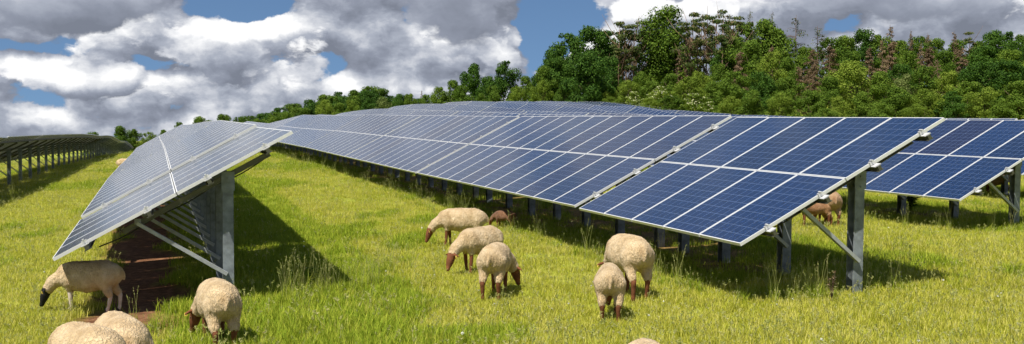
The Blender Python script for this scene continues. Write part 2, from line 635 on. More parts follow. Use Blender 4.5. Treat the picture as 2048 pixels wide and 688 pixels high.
run_row(-1.222, 14.081, 112, True, '%s table from the near end of the grey reflecting row beside the black-faced sheep', 'tables of the row above the black-faced sheep',
        tilt=R(28.4), postx=2.12, z_first=-1.473 + CAMZ - HL, detail_to=75)
run_row(-2.6, 160, 225, False, '%s table of the short far section beyond the crest of the grey row', 'tables of the far section past the crest', detail_to=0)
run_row(6.612, 10.999, 150, True, '%s table from the near end of the long central blue row', 'tables of the long central row',
        z_first=-1.247 + CAMZ - HL, z_second=-1.14 + CAMZ - HL, detail_to=85)
run_row(14.489, 16.17, 152, False, '%s table from the near end of the blue row just behind the central row', 'tables of the row behind the central row',
        z_first=-1.151 + CAMZ - HL, detail_to=52)
run_row(22.35, 14.5, 152, False, '%s table from the near end of the third blue row counted from the meadow', 'tables of the third row up the slope', detail_to=40)
BACK = [('fourth', 30.2, 60), ('fifth', 38.1, 70), ('sixth', 45.9, 80), ('seventh', 53.8, 85), ('eighth', 61.6, 90)]
for nm, xx, yy in BACK:
    run_row(xx, yy, 158, False, '%s visible table up the slope in the ' + nm + ' blue row counted from the meadow', 'tables of the %s row up the slope' % nm, detail_to=0,
            pys=P11S, jit=5.0)
run_row(-8.15, 31.0, 190, False, '%s table of the shaded row showing its dark underside beyond the grass strip', 'tables of the dark row seen from behind',
        yaw=-R(.5), detail_to=100, pys=[.9, 4.68, 8.45])
run_row(-14.5, 240, 262, False, '%s pale table at the far end of the grass strip', 'tables at the far end of the grass strip', detail_to=0)


# ------------------------------------------------------------------ ground sheet
def axis(segs):
    out = []
    for a, b, st in segs:
        n = max(1, int(round((b - a) / st)))
        out += [a + (b - a) * i / n for i in range(n)]
    out.append(segs[-1][1])
    return out


XS = axis([(-6000, -1500, 1500), (-1500, -300, 200), (-300, -60, 15), (-60, -15, 2.5), (-15, 20, .33), (20, 60, 1.5), (60, 300, 8), (300, 1500, 200), (1500, 6000, 1500)])
YS = axis([(-3000, -400, 650), (-400, -40, 30), (-40, 6, 3), (6, 30, .33), (30, 60, 1), (60, 180, 3), (180, 420, 10), (420, 1500, 150), (1500, 8000, 1300)])
GX, GY = np.meshgrid(XS, YS)
GZ = ground_np(GX, GY)


def soil_shade_mask(X, Y):
    """worn reddish earth in strips, plus shade painted as bare earth under the blue rows"""
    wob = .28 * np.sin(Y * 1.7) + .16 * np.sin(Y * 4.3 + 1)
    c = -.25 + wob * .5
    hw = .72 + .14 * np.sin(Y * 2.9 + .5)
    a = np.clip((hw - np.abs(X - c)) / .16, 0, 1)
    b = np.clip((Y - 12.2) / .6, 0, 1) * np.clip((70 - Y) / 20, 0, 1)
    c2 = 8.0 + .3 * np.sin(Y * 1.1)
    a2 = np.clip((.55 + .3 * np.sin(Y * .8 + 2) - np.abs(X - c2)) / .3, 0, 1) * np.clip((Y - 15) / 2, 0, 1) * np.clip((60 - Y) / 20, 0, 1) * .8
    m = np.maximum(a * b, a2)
    for xl, ys in ((6.61, 12.6), (14.5, 18.0), (22.35, 18.0)):  # wide earth-coloured bands that paint the shade under the blue rows darker
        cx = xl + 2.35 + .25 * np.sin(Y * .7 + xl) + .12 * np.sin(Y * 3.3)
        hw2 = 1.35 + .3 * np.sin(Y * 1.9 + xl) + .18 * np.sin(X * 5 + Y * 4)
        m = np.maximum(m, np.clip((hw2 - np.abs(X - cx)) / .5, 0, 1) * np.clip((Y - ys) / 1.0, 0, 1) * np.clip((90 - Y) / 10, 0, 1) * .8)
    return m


GS = soil_shade_mask(GX, GY)
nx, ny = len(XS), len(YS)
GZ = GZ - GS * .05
verts = np.c_[GX.ravel(), GY.ravel(), GZ.ravel()]
idx = np.arange(nx * ny).reshape(ny, nx)
faces = np.stack([idx[:-1, :-1], idx[:-1, 1:], idx[1:, 1:], idx[1:, :-1]], -1).reshape(-1, 4)
gm = bpy.data.meshes.new('meadow_ground')
gm.from_pydata(verts.tolist(), [], faces.tolist())
gm.polygons.foreach_set('use_smooth', [True] * len(faces))
at = gm.attributes.new('soil_shade', 'FLOAT', 'POINT')
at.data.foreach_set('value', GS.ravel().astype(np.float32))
gm.materials.append(M['ground'])
go = link('ground', gm)
tag(go, kind='structure')


# ------------------------------------------------------------------ grass
def blade(mb, x, y, h, w, lean, ang, mat=0, segs=2):
    dx, dy = math.cos(ang), math.sin(ang)
    sx, sy = -dy, dx
    prev = None
    pts = []
    for i in range(segs + 1):
        t = i / segs
        ww = w * (1 - t) ** .7 * .5
        o = lean * t * t
        pts.append((x + dx * o, y + dy * o, h * t * (1 - .15 * lean / max(h, .01) * t), ww))
    for i in range(segs):
        a, b = pts[i], pts[i + 1]
        p = [(a[0] - sx * a[3], a[1] - sy * a[3], a[2]), (a[0] + sx * a[3], a[1] + sy * a[3], a[2])]
        if i == segs - 1: p += [(b[0], b[1], b[2])]
        else: p += [(b[0] + sx * b[3], b[1] + sy * b[3], b[2]), (b[0] - sx * b[3], b[1] - sy * b[3], b[2])]
        n = len(mb.v)
        if i == 0:
            mb.v += p; mb.f.append(tuple(range(n, n + len(p)))); last = (n + 3, n + 2) if len(p) == 4 else None
        else:
            mb.v += [p[2]] if i == segs - 1 else p[2:]
            if i == segs - 1: mb.f.append((last[0], last[1], n))
            else:
                mb.f.append((last[0], last[1], n, n + 1)); last = (n + 1, n)
        mb.m.append(mat)


HID = []


def tuft(nm, n, rad, h0, h1, w, mats, heads=0, flowers=0):
    mb = MB()
    for _ in range(n):
        a = random.uniform(0, 2 * PI); r = rad * math.sqrt(random.random())
        h = random.uniform(h0, h1)
        blade(mb, r * math.cos(a), r * math.sin(a), h, w * random.uniform(.7, 1.4), h * random.uniform(.15, .8), random.uniform(0, 2 * PI), 0, 2)
    for _ in range(heads):
        a = random.uniform(0, 2 * PI); r = rad * math.sqrt(random.random())
        x, y = r * math.cos(a), r * math.sin(a)
        h = random.uniform(h1 * 1.0, h1 * 1.7)
        ang = random.uniform(0, 2 * PI); ln = h * random.uniform(.1, .35)
        dx, dy = math.cos(ang), math.sin(ang)
        pts = [(x + dx * ln * t * t, y + dy * ln * t * t, h * t) for t in (0, .5, 1)]
        mb.tube(pts, [w * .28, w * .22, w * .15], 3, 1, False)
        for k in range(14):
            t = 1 - .2 * random.random()
            c = Vector((x + dx * ln * t * t, y + dy * ln * t * t, h * t))
            s = random.uniform(.006, .013) * (1.5 - abs(t - .9) * 4)
            d = Vector((random.gauss(0, 1), random.gauss(0, 1), random.uniform(0, 1.5))).normalized()
            e = d.cross(Vector((random.gauss(0, 1), random.gauss(0, 1), random.gauss(0, 1)))).normalized()
            c2 = c + d * s * .8
            mb.quad([c - e * s * .3, c2 + d * s - e * s * .1, c2 + d * s + e * s * .1, c + e * s * .3], 1)
    for _ in range(flowers):
        a = random.uniform(0, 2 * PI); r = rad * math.sqrt(random.random())
        x, y = r * math.cos(a), r * math.sin(a); h = random.uniform(h0, h1)
        for k in range(5):
            T = Matrix.Translation((x, y, h)) @ Matrix.Rotation(random.uniform(0, PI), 4, Vector((random.gauss(0, 1), random.gauss(0, 1), .2)).normalized())
            q = .012
            mb.quad([T @ Vector(p) for p in ((-q, -q, 0), (q, -q, 0), (q, q, 0), (-q, q, 0))], 2)
    me = mb.mesh(nm, mats)
    o = bpy.data.objects.new(nm, me)
    return o


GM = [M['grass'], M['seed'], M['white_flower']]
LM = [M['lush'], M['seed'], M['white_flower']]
tufts = [
    tuft('t0', 46, .17, .04, .11, .008, GM, 0, 0),
    tuft('t1', 46, .19, .05, .14, .008, GM, 1, 0),
    tuft('t2', 40, .15, .05, .12, .009, GM, 0, 0),
    tuft('t3', 46, .17, .06, .17, .009, LM, 0, 0),
    tuft('t4', 34, .14, .16, .38, .011, LM, 1, 0),
    tuft('t5', 20, .12, .25, .55, .011, LM, 5, 0),
    tuft('t6', 30, .16, .08, .18, .009, GM, 3, 0),
    tuft('t7', 40, .17, .05, .12, .008, GM, 0, 1),
]
tcol = bpy.data.collections.new('tuft_shapes')
for o in tufts: tcol.objects.link(o)


def points_object(name, P, S, RZ, I, lab):
    me = bpy.data.meshes.new(name)
    me.from_pydata(P.tolist(), [], [])
    for an, typ, arr in (('sc', 'FLOAT', S), ('rz', 'FLOAT', RZ), ('ix', 'INT', I)):
        a = me.attributes.new(an, typ, 'POINT')
        a.data.foreach_set('value', arr.astype(np.int32 if typ == 'INT' else np.float32))
    o = link(name, me)
    ng = bpy.data.node_groups.new(name + '_scatter', 'GeometryNodeTree')
    ng.interface.new_socket('Geometry', in_out='INPUT', socket_type='NodeSocketGeometry')
    ng.interface.new_socket('Geometry', in_out='OUTPUT', socket_type='NodeSocketGeometry')
    gi = ng.nodes.new('NodeGroupInput'); gout = ng.nodes.new('NodeGroupOutput')
    ci = ng.nodes.new('GeometryNodeCollectionInfo')
    ci.inputs['Collection'].default_value = tcol
    ci.inputs['Separate Children'].default_value = True
    ci.inputs['Reset Children'].default_value = True
    iop = ng.nodes.new('GeometryNodeInstanceOnPoints')
    iop.inputs['Pick Instance'].default_value = True

    def na(n, t):
        q = ng.nodes.new('GeometryNodeInputNamedAttribute'); q.data_type = t
        q.inputs['Name'].default_value = n
        return [s for s in q.outputs if s.enabled and s.name == 'Attribute'][0]
    cx = ng.nodes.new('ShaderNodeCombineXYZ')
    L = ng.links.new
    L(na('rz', 'FLOAT'), cx.inputs[2])
    L(gi.outputs[0], iop.inputs['Points'])
    L(ci.outputs[0], iop.inputs['Instance'])
    L(na('ix', 'INT'), iop.inputs['Instance Index'])
    L(cx.outputs[0], iop.inputs['Rotation'])
    L(na('sc', 'FLOAT'), iop.inputs['Scale'])
    L(iop.outputs[0], gout.inputs[0])
    md = o.modifiers.new('scatter', 'NODES'); md.node_group = ng
    tag(o, lab, 'grass', kind='stuff')
    return o


def scatter(n, ymin, ymax, pw, spread=.62):
    """points in a fan in front of the viewpoint, density falling with distance"""
    u = RNG.random(n)
    e = 2 - pw
    d = (ymin ** e + u * (ymax ** e - ymin ** e)) ** (1 / e)
    t = (RNG.random(n) * 2 - 1) * spread
    x = d * t; y = d
    X = x * math.cos(YAW) + y * math.sin(YAW); Y = -x * math.sin(YAW) + y * math.cos(YAW)
    return X, Y, d


def vn(X, Y, f, seed):
    """cheap smooth noise"""
    r = np.random.default_rng(seed)
    s = np.zeros_like(X)
    for k in range(6):
        a = r.uniform(0, 2 * PI); ph = r.uniform(0, 6.28); ff = f * r.uniform(.6, 1.8)
        s += np.sin((X * math.cos(a) + Y * math.sin(a)) * ff + ph)
    return s / 6


X, Y, D = scatter(125000, 8.2, 130, 1.35)
sm = soil_shade_mask(X, Y)
under = np.zeros_like(X)
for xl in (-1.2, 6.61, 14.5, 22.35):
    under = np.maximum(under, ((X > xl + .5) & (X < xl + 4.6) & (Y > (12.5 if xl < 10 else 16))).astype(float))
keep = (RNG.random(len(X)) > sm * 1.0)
X, Y, D, under = X[keep], Y[keep], D[keep], under[keep]
q = vn(X, Y, .55, 3) + .5 * vn(X, Y, 2.1, 4)
rnd = RNG.random(len(X))
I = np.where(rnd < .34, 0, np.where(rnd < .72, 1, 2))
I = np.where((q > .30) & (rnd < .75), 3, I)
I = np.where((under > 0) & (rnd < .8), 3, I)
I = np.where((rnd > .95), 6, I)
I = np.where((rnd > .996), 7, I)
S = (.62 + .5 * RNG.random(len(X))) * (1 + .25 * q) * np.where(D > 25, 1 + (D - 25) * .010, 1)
Z = ground_np(X, Y) - soil_shade_mask(X, Y) * .05 - .01
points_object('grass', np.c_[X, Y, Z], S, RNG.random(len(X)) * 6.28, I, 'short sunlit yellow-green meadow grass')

# taller seeding grass along posts and shade edges
TX, TY, TI, TS = [], [], [], []


def strip(xa, ya, xb, yb, wdt, n, smin, smax, kinds=(4, 5)):
    for _ in range(n):
        t = random.random()
        TX.append(xa + (xb - xa) * t + random.gauss(0, wdt)); TY.append(ya + (yb - ya) * t + random.gauss(0, wdt))
        TI.append(random.choice(kinds)); TS.append(random.uniform(smin, smax))


strip(1.75, 14.0, 3.1, 14.8, .2, 34, .5, .8)
strip(-.3, 12.8, .9, 13.4, .2, 30, .4, .7)
strip(2.7, 14.8, 3.9, 17.0, .2, 16, .5, .75, (4, 4, 5))
strip(6.9, 11.4, 8.1, 11.3, .14, 44, .4, .7)
strip(8.8, 11.5, 9.8, 12.6, .3, 26, .4, .7)
strip(6.75, 11.8, 6.6, 24, .12, 70, .35, .75, (4, 4, 5))
strip(6.6, 24, 6.6, 60, .18, 90, .4, .8, (4, 5))
strip(9.9, 13, 9.9, 40, .4, 60, .4, .75)
strip(14.7, 16.9, 17.5, 16.6, .25, 60, .4, .7)
strip(14.4, 17, 14.5, 40, .25, 60, .4, .7)
strip(-5.0, 30, -4.2, 110, .35, 200, .5, .8, (4, 4, 5))
strip(10.5, 15, 13.5, 16, 1.2, 30, .4, .7, (4, 6))
strip(8.8, 10.5, 12, 12.0, .7, 30, .4, .7, (4, 6))
TX = np.array(TX); TY = np.array(TY)
points_object('tall_grass', np.c_[TX, TY, ground_np(TX, TY) - .01], np.array(TS), RNG.random(len(TX)) * 6.28, np.array(TI),
              'tall seeding grass standing at the posts and along the shade edges')


# ------------------------------------------------------------------ trees
def crown_mesh(name, mat, blobs, n, leaf, seed, mat2=None, frac2=0.0, droop=0.0):
    """leaf faces through a set of ellipsoid clumps (cx,cy,cz,rx,rz,weight)"""
    r = np.random.default_rng(seed)
    w = np.array([b[3] * b[3] * b[5] for b in blobs]); w = w / w.sum()
    V = []; Fc = []; mi = []
    ks = r.choice(len(blobs), n, p=w)
    for k in ks:
        cx, cy, cz, rx, rz, _ = blobs[k]
        d = r.normal(size=3); d /= np.linalg.norm(d)
        rad = r.uniform(.62, 1.05) if r.random() < .8 else r.uniform(.2, .7)
        p = np.array([cx + d[0] * rx * rad, cy + d[1] * rx * rad, cz + d[2] * rz * rad])
        nrm = d * 1.0 + r.normal(size=3) * .5 + np.array([0, 0, .35])
        nrm /= np.linalg.norm(nrm)
        a = np.cross(nrm, r.normal(size=3)); a /= np.linalg.norm(a)
        b = np.cross(nrm, a)
        s = leaf * r.uniform(.55, 1.35)
        i = len(V)
        p[2] -= droop * rad * rx
        V += [tuple(p - a * s * .5), tuple(p + b * s * .38), tuple(p + a * s * .5 + nrm * s * .1), tuple(p - b * s * .38)]
        Fc.append((i, i + 1, i + 2, i + 3))
        mi.append(1 if (mat2 is not None and d[2] > .2 and r.random() < frac2) else 0)
    me = bpy.data.meshes.new(name)
    me.from_pydata(V, [], Fc)
    me.materials.append(mat)
    if mat2: me.materials.append(mat2)
    me.polygons.foreach_set('material_index', mi)
    return me


def broad_blobs(seed, n=44, low=.05, slim=1.0, top=.97):
    """unit-high crown: main mass plus irregular clumps; half width about .42"""
    r = np.random.default_rng(seed)
    B = []
    for i in range(n):
        t = (i + r.random()) / n
        z = low + (top - low) * t
        prof = math.sin(PI * min(1, (t * .86 + .12)) ** .85) ** .6
        a = r.uniform(0, 2 * PI)
        rr = .36 * slim * prof * r.uniform(.3, 1.1)
        s = r.choice([.055, .08, .11, .15]) * (1 if t < .8 else .8)
        B.append((rr * math.cos(a), rr * math.sin(a), min(z, top - s * .7), s * slim ** .5, s * .8, 1.0))
    B.append((0, 0, .48, .26 * slim, .33, .6))
    return B


def trunk_mesh(name, mat, h, r0, limbs, seed):
    r = random.Random(seed)
    mb = MB()
    mb.tube([(0, 0, -.06), (r.uniform(-.01, .01), 0, h * .5), (r.uniform(-.02, .02), r.uniform(-.02, .02), h)], [r0, r0 * .75, r0 * .3], 6)
    for i in range(limbs):
        z = h * r.uniform(.3, .85); a = r.uniform(0, 2 * PI); l = r.uniform(.12, .28)
        mb.tube([(0, 0, z), (l * .5 * math.cos(a), l * .5 * math.sin(a), z + l * .4), (l * math.cos(a), l * math.sin(a), z + l * 1.0)], [r0 * .5, r0 * .35, r0 * .12], 4)
    return mb.mesh(name, [mat], True)


def dead_spruce(seed, mat_n, n=900, dens=1.0, droop=.25, start=.22, wid=.22):
    r = np.random.default_rng(seed)
    tb = MB()
    tb.tube([(0, 0, -.06), (.004, 0, .5), (.0, .004, 1.0)], [.012, .008, .002], 5)
    V = []; Fc = []
    nb = 46
    for i in range(nb):
        z = start + (0.98 - start) * (i / nb) + r.uniform(-.01, .01)
        t = (z - start) / (1 - start)
        L = wid * (1 - t) ** .75 * r.uniform(.45, 1.15) + .015
        a = r.uniform(0, 2 * PI)
        ca, sa = math.cos(a), math.sin(a)
        up = .25 * t
        p1 = (ca * L * .55, sa * L * .55, z + L * (up - droop * .3)); p2 = (ca * L, sa * L, z + L * (up - droop))
        tb.tube([(0, 0, z), p1, p2], [.0035, .0025, .001], 3, 0, False)
        m = int(n / nb * dens * (.4 + (1 - t)))
        for k in range(m):
            q = r.uniform(.15, 1.05)
            bx = ca * L * q + r.normal() * .012; by = sa * L * q + r.normal() * .012; bz = z + L * (up - droop * q) * q - abs(r.normal()) * .014
            s = r.uniform(.012, .03)
            d = np.array([ca * .6, sa * .6, -.6]) + r.normal(size=3) * .5; d /= np.linalg.norm(d)
            e = np.cross(d, r.normal(size=3)); e /= np.linalg.norm(e)
            c = np.array([bx, by, bz]); j = len(V)
            V += [tuple(c - e * s * .25), tuple(c + d * s), tuple(c + e * s * .25)]
            Fc.append((j, j + 1, j + 2))
    me = bpy.data.meshes.new('needles'); me.from_pydata(V, [], Fc); me.materials.append(mat_n)
    return tb.mesh('trunk', [M['bark']], True), me


def pine_blobs(seed):
    r = np.random.default_rng(seed)
    B = []
    for i in range(15):
        z = r.uniform(.5, .97); a = r.uniform(0, 2 * PI); rr = r.uniform(.02, .15) * (1.1 - (z - .5))
        B.append((rr * math.cos(a), rr * math.sin(a), z, r.uniform(.04, .09), r.uniform(.012, .028), 1.0))
    return B


KIND = {}


def reg(kind, variants, words):
    KIND[kind] = (variants, words)


def broad(kind, mat, words, seeds, leaf=.045, n=5200, slim=1.0, low=.04, mat2=None, frac2=0, nb=46):
    vs = []
    for s in seeds:
        vs.append((trunk_mesh('trunk', M['bark'], .62, .022, 7, s), crown_mesh('crown', mat, broad_blobs(s, nb, low, slim), n, leaf, s + 100, mat2, frac2)))
    reg(kind, vs, words)


broad('dark', M['l_dark'], 'dark green broadleaf tree', (1, 2, 3), .028, 14000)
broad('mid', M['l_mid'], 'fresh green tree', (4, 5, 6, 7), .028, 14000)
broad('light', M['l_light'], 'light green bushy tree', (8, 9, 10), .028, 13000, 1.15, .02)
broad('pale', M['l_pale'], 'pale grey-green willow bush', (11,), .04, 5500, 1.3, .02)
broad('flower', M['l_light'], 'elder bush with creamy blossom', (12, 13), .05, 4500, 1.3, .03, M['blossom'], .32)
broad('tall', M['l_mid'], 'very tall ragged dark green tree', (14,), .020, 13000, .72, .12, None, 0, 60)
vs = []
for s in (21, 22, 23):
    vs.append((trunk_mesh('trunk', M['pinebark'], .93, .011, 8, s), crown_mesh('crown', M['l_pine'], pine_blobs(s), 1500, .022, s, M['l_dead'], .12)))
reg('pine', vs, 'thin pine with bare reddish trunk')
reg('deadspruce', [dead_spruce(s, M['l_dead'], 2600, 1.0, .35, .12, .2) for s in (31, 32, 33)], 'brown dead spruce')
reg('larch', [dead_spruce(s, M['l_pine'], 1100, .8, .1, .3, .3) for s in (41, 42)], 'sparse conifer with see-through branches')
reg('brownspruce', [dead_spruce(s, M['l_dead'], 8500, 1.0, .3, .05, .27) for s in (51, 52)], 'rusty brown drying spruce')

TREES = []


def tree(kind, px, top, dist, wpx, place):
    d = ray(px, top)
    hd = math.hypot(d.x, d.y)
    t = dist / (math.cos(0))
    # dist is depth along the view
    dep = d.x * math.sin(YAW) + d.y * math.cos(YAW)
    t = dist / dep
    x, y, zt = d.x * t, d.y * t, CAMZ + d.z * t
    z0 = ground(x, y)
    h = max(3.0, zt - z0)
    w = wpx / F * dist
    TREES.append((kind, px, x, y, z0, h, w, place))


# left horizon
PL_A = 'on the horizon beyond the dark row'
for a in [('mid', 187, 262, 215, 26), ('mid', 240, 250, 205, 48), ('mid', 268, 256, 210, 42), ('light', 298, 262, 210, 44), ('mid', 328, 258, 215, 30), ('mid', 358, 243, 190, 32),
          ('mid', 400, 231, 235, 20), ('mid', 420, 238, 240, 16), ('mid', 445, 226, 235, 32), ('mid', 478, 232, 240, 30)]: tree(*a, PL_A)
PL_B = 'on the wooded ridge above the grey row'
xx = 500
tops = {500: 230, 530: 224, 560: 213, 590: 205, 620: 197, 650: 187, 680: 181, 710: 178, 740: 170, 765: 175, 785: 190}
for px, tp in tops.items(): tree(random.choice(['dark', 'mid', 'mid']), px, tp, 285 + random.uniform(-10, 10), 70, PL_B)
for px in range(508, 860, 22):
    tpx = np.interp(px, list(tops.keys()) + [870], list(tops.values()) + [185])
    tree(random.choice(['dark', 'dark', 'mid']), px + random.uniform(-5, 5), tpx + random.uniform(5, 14), 274 + random.uniform(-5, 5), 64, PL_B)
for a in [('mid', 515, 236, 262, 30), ('mid', 545, 232, 262, 36), ('mid', 575, 222, 262, 40), ('mid', 612, 214, 262, 44), ('light', 650, 197, 258, 46), ('mid', 680, 204, 262, 40), ('light', 702, 198, 258, 34),
          ('dark', 735, 196, 262, 44), ('pale', 768, 192, 245, 52), ('dark', 800, 186, 262, 34), ('mid', 820, 186, 262, 34), ('deadspruce', 843, 180, 262, 16), ('mid', 852, 188, 255, 30)]: tree(*a, PL_B)
PL_C = 'behind the fence above the rows'
for a in [('mid', 878, 172, 215, 50), ('mid', 905, 158, 215, 58), ('dark', 950, 124, 215, 62), ('dark', 975, 150, 210, 40), ('dark', 1008, 118, 215, 70), ('mid', 925, 168, 195, 50), ('mid', 985, 170, 195, 46),
          ('light', 1035, 170, 192, 40), ('mid', 1050, 150, 210, 30), ('light', 1085, 158, 192, 50), ('mid', 960, 185, 188, 40),
          ('dark', 1100, 95, 205, 66), ('dark', 1135, 62, 210, 60), ('dark', 1180, 48, 212, 86), ('dark', 1215, 56, 214, 56), ('dark', 1115, 110, 200, 60), ('mid', 1090, 128, 198, 50),
          ('dark', 1178, 98, 172, 106), ('dark', 1215, 110, 190, 60),
          ('tall', 1330, 6, 200, 150), ('dark', 1305, 60, 204, 60), ('dark', 1352, 50, 203, 62)]: tree(*a, PL_C)
for a in [(1238, 40), (1252, 44), (1268, 46), (1284, 38), (1246, 62), (1372, 38), (1386, 22), (1400, 30), (1414, 26), (1430, 24), (1446, 16), (1458, 40), (1470, 26), (1395, 52), (1424, 50)]:
    tree('pine', a[0], a[1], 198 + random.uniform(-10, 12), random.uniform(60, 85), 'between the big dark trees')
for a in [(1262, 60), (1380, 60), (1408, 48), (1360, 90)]: tree('deadspruce', a[0], a[1], 196, 40, 'between the big dark trees')
PL_D = 'in the lower belt'
for a in [('mid', 1130, 168, 172, 50), ('light', 1222, 172, 172, 56), ('light', 1255, 158, 180, 56), ('mid', 1280, 140, 190, 50), ('mid', 1300, 160, 172, 60), ('flower', 1318, 170, 166, 60), ('mid', 1345, 145, 180, 60),
          ('light', 1380, 150, 170, 80), ('flower', 1392, 186, 158, 70), ('mid', 1432, 160, 165, 70), ('light', 1400, 140, 185, 60), ('flower', 1268, 182, 168, 50), ('mid', 1240, 130, 200, 56),
          ('mid', 1440, 125, 185, 60), ('mid', 1340, 190, 160, 60), ('light', 1300, 195, 160, 50), ('mid', 1450, 205, 150, 60), ('light', 1220, 192, 166, 44)]: tree(*a, PL_D)
PL_E = 'atop the wooded hill'
for a in [('mid', 1492, 40, 205, 60), ('mid', 1530, 34, 200, 84), ('mid', 1560, 52, 200, 60), ('larch', 1500, 16, 203, 50), ('larch', 1592, 30, 203, 90), ('larch', 1635, 52, 203, 95), ('larch', 1545, 22, 203, 50),
          ('mid', 1610, 90, 200, 60), ('mid', 1660, 72, 203, 60), ('mid', 1690, 68, 205, 56), ('dark', 1724, 54, 208, 56), ('mid', 1755, 66, 208, 56), ('deadspruce', 1780, 50, 208, 62), ('mid', 1800, 78, 212, 60),
          ('deadspruce', 1822, 58, 212, 30), ('mid', 1840, 70, 212, 60), ('deadspruce', 1855, 66, 210, 40), ('mid', 1875, 74, 214, 60), ('deadspruce', 1908, 62, 212, 42), ('mid', 1920, 76, 214, 60),
          ('pine', 1940, 62, 214, 60), ('mid', 1955, 80, 216, 60), ('dark', 1987, 58, 216, 50), ('dark', 2014, 60, 216, 56), ('mid', 2045, 66, 216, 60), ('mid', 2080, 64, 216, 60)]: tree(*a, PL_E)
PL_F = 'halfway up the wooded hill'
for a in [('mid', 1470, 70, 190, 70), ('mid', 1505, 78, 186, 70), ('brownspruce', 1545, 90, 182, 70), ('mid', 1580, 110, 178, 70), ('brownspruce', 1625, 96, 185, 60), ('brownspruce', 1660, 88, 186, 64), ('mid', 1700, 98, 188, 70),
          ('brownspruce', 1740, 92, 190, 50), ('brownspruce', 1785, 80, 190, 70), ('mid', 1820, 100, 190, 60), ('brownspruce', 1860, 92, 194, 60), ('mid', 1890, 98, 190, 66), ('brownspruce', 1925, 92, 194, 50),
          ('dark', 1975, 88, 186, 96), ('mid', 2020, 96, 184, 80), ('dark', 2060, 84, 186, 90), ('dark', 1445, 95, 192, 60), ('deadspruce', 1765, 78, 188, 44), ('deadspruce', 1842, 84, 188, 40),
          ('brownspruce', 1480, 100, 176, 60), ('brownspruce', 1598, 130, 166, 50)]: tree(*a, PL_F)
PL_G = 'on the lower hillside behind the central row'
for a in [('mid', 1470, 140, 160, 80), ('light', 1545, 98, 165, 84), ('dark', 1520, 140, 140, 90), ('mid', 1580, 150, 138, 80), ('brownspruce', 1630, 120, 150, 50), ('light', 1705, 118, 145, 124), ('mid', 1660, 150, 136, 70),
          ('mid', 1760, 140, 140, 80), ('pale', 1810, 145, 150, 70), ('dark', 1800, 125, 160, 70), ('mid', 1850, 128, 150, 80), ('light', 1895, 140, 142, 80), ('dark', 1960, 120, 150, 100), ('dark', 2020, 118, 150, 110),
          ('mid', 1935, 160, 134, 80), ('dark', 1905, 180, 122, 66), ('light', 1970, 172, 124, 90), ('mid', 2040, 160, 126, 90), ('light', 1850, 175, 124, 80), ('mid', 1790, 172, 124, 80),
          ('mid', 1730, 180, 120, 70), ('light', 1675, 190, 118, 60), ('mid', 1620, 178, 124, 70), ('light', 1560, 182, 126, 70), ('mid', 1505, 178, 130, 70), ('light', 1460, 190, 138, 64),
          ('mid', 2080, 140, 130, 90), ('deadspruce', 1875, 118, 152, 40), ('mid', 2000, 196, 114, 80), ('light', 1830, 205, 112, 66), ('mid', 1760, 205, 112, 70), ('mid', 1650, 215, 112, 60)]: tree(*a, PL_G)

cnt = {}
for kind, px, x, y, z0, h, w, place in sorted(TREES, key=lambda t: t[1]):
    vs, wd = KIND[kind]
    k = (kind, place)
    i = cnt.get(k, 0); cnt[k] = i + 1
    tm, cm = vs[i % len(vs)]
    low_w = {'dark': .84, 'mid': .84, 'light': .95, 'pale': 1.05, 'flower': 1.05, 'tall': .66, 'pine': .5, 'deadspruce': .42, 'larch': .6, 'brownspruce': .5}[kind]
    if kind in ('dark', 'mid', 'light', 'pale', 'flower'): w = max(w, .62 * h)
    sx = w / low_w
    nm = {'pine': 'pine_tree', 'deadspruce': 'dead_spruce', 'larch': 'sparse_conifer', 'brownspruce': 'brown_spruce', 'flower': 'elder_bush', 'pale': 'willow_bush'}.get(kind, 'broadleaf_tree')
    root = empty(nm, (x, y, z0), (0, 0, random.uniform(0, 6.28)))
    root.scale = (sx, sx * random.uniform(.9, 1.1), h)
    link('trunk', tm, root); link('crown', cm, root)
    tag(root, '%s, %s from the left %s' % (wd, ordinal(i), place), 'bush' if 'bush' in wd and 'tree' not in wd else 'tree', 'woodland trees ' + place)

# ------------------------------------------------------------------ fence behind the field
fx = empty('wire_fence', (0, 0, 0))
pts = []
for px, dist in [(840, 172), (900, 170), (960, 168), (1020, 167), (1080, 166), (1140, 166), (1200, 164), (1260, 158), (1320, 148), (1380, 138), (1440, 128)]:
    d = ray(px, 205); dep = d.x * math.sin(YAW) + d.y * math.cos(YAW)
    pts.append(Vector((d.x * dist / dep, d.y * dist / dep)))
fx.location = (pts[0].x, pts[0].y, ground(pts[0].x, pts[0].y))
off = Vector(fx.location)
mbp = MB(); mbp.tube([(0, 0, -.5), (0, 0, 2.3)], [.045, .045], 6)
mep = mbp.mesh('fence_post', [M['wire']])
mbw = MB()
allp = []
for a, b in zip(pts[:-1], pts[1:]):
    n = max(1, int((b - a).length / 3.2))
    for i in range(n): allp.append(a + (b - a) * i / n)
gz = [ground(p.x, p.y) for p in allp]
for i, p in enumerate(allp):
    link('fence_post', mep, fx, Vector((p.x, p.y, gz[i])) - off)
for i in range(len(allp) - 1):
    for hh in (2.2, 1.75, 1.3, .85, .4):
        mbw.bar(Vector((*allp[i], gz[i] + hh)) - off, Vector((*allp[i + 1], gz[i + 1] + hh)) - off, .018, .018)
link('wire_mesh', mbw.mesh('wire_mesh', [M['wire']]), fx)
tag(fx, 'grey wire fence with thin posts along the back of the solar field', 'fence')


# ------------------------------------------------------------------ sheep
def ico(bm, c, r, sub=2, T=None):
    m = Matrix.Translation(c)
    if T is not None: m = m @ T
    bmesh.ops.create_icosphere(bm, subdivisions=sub, radius=r, matrix=m)


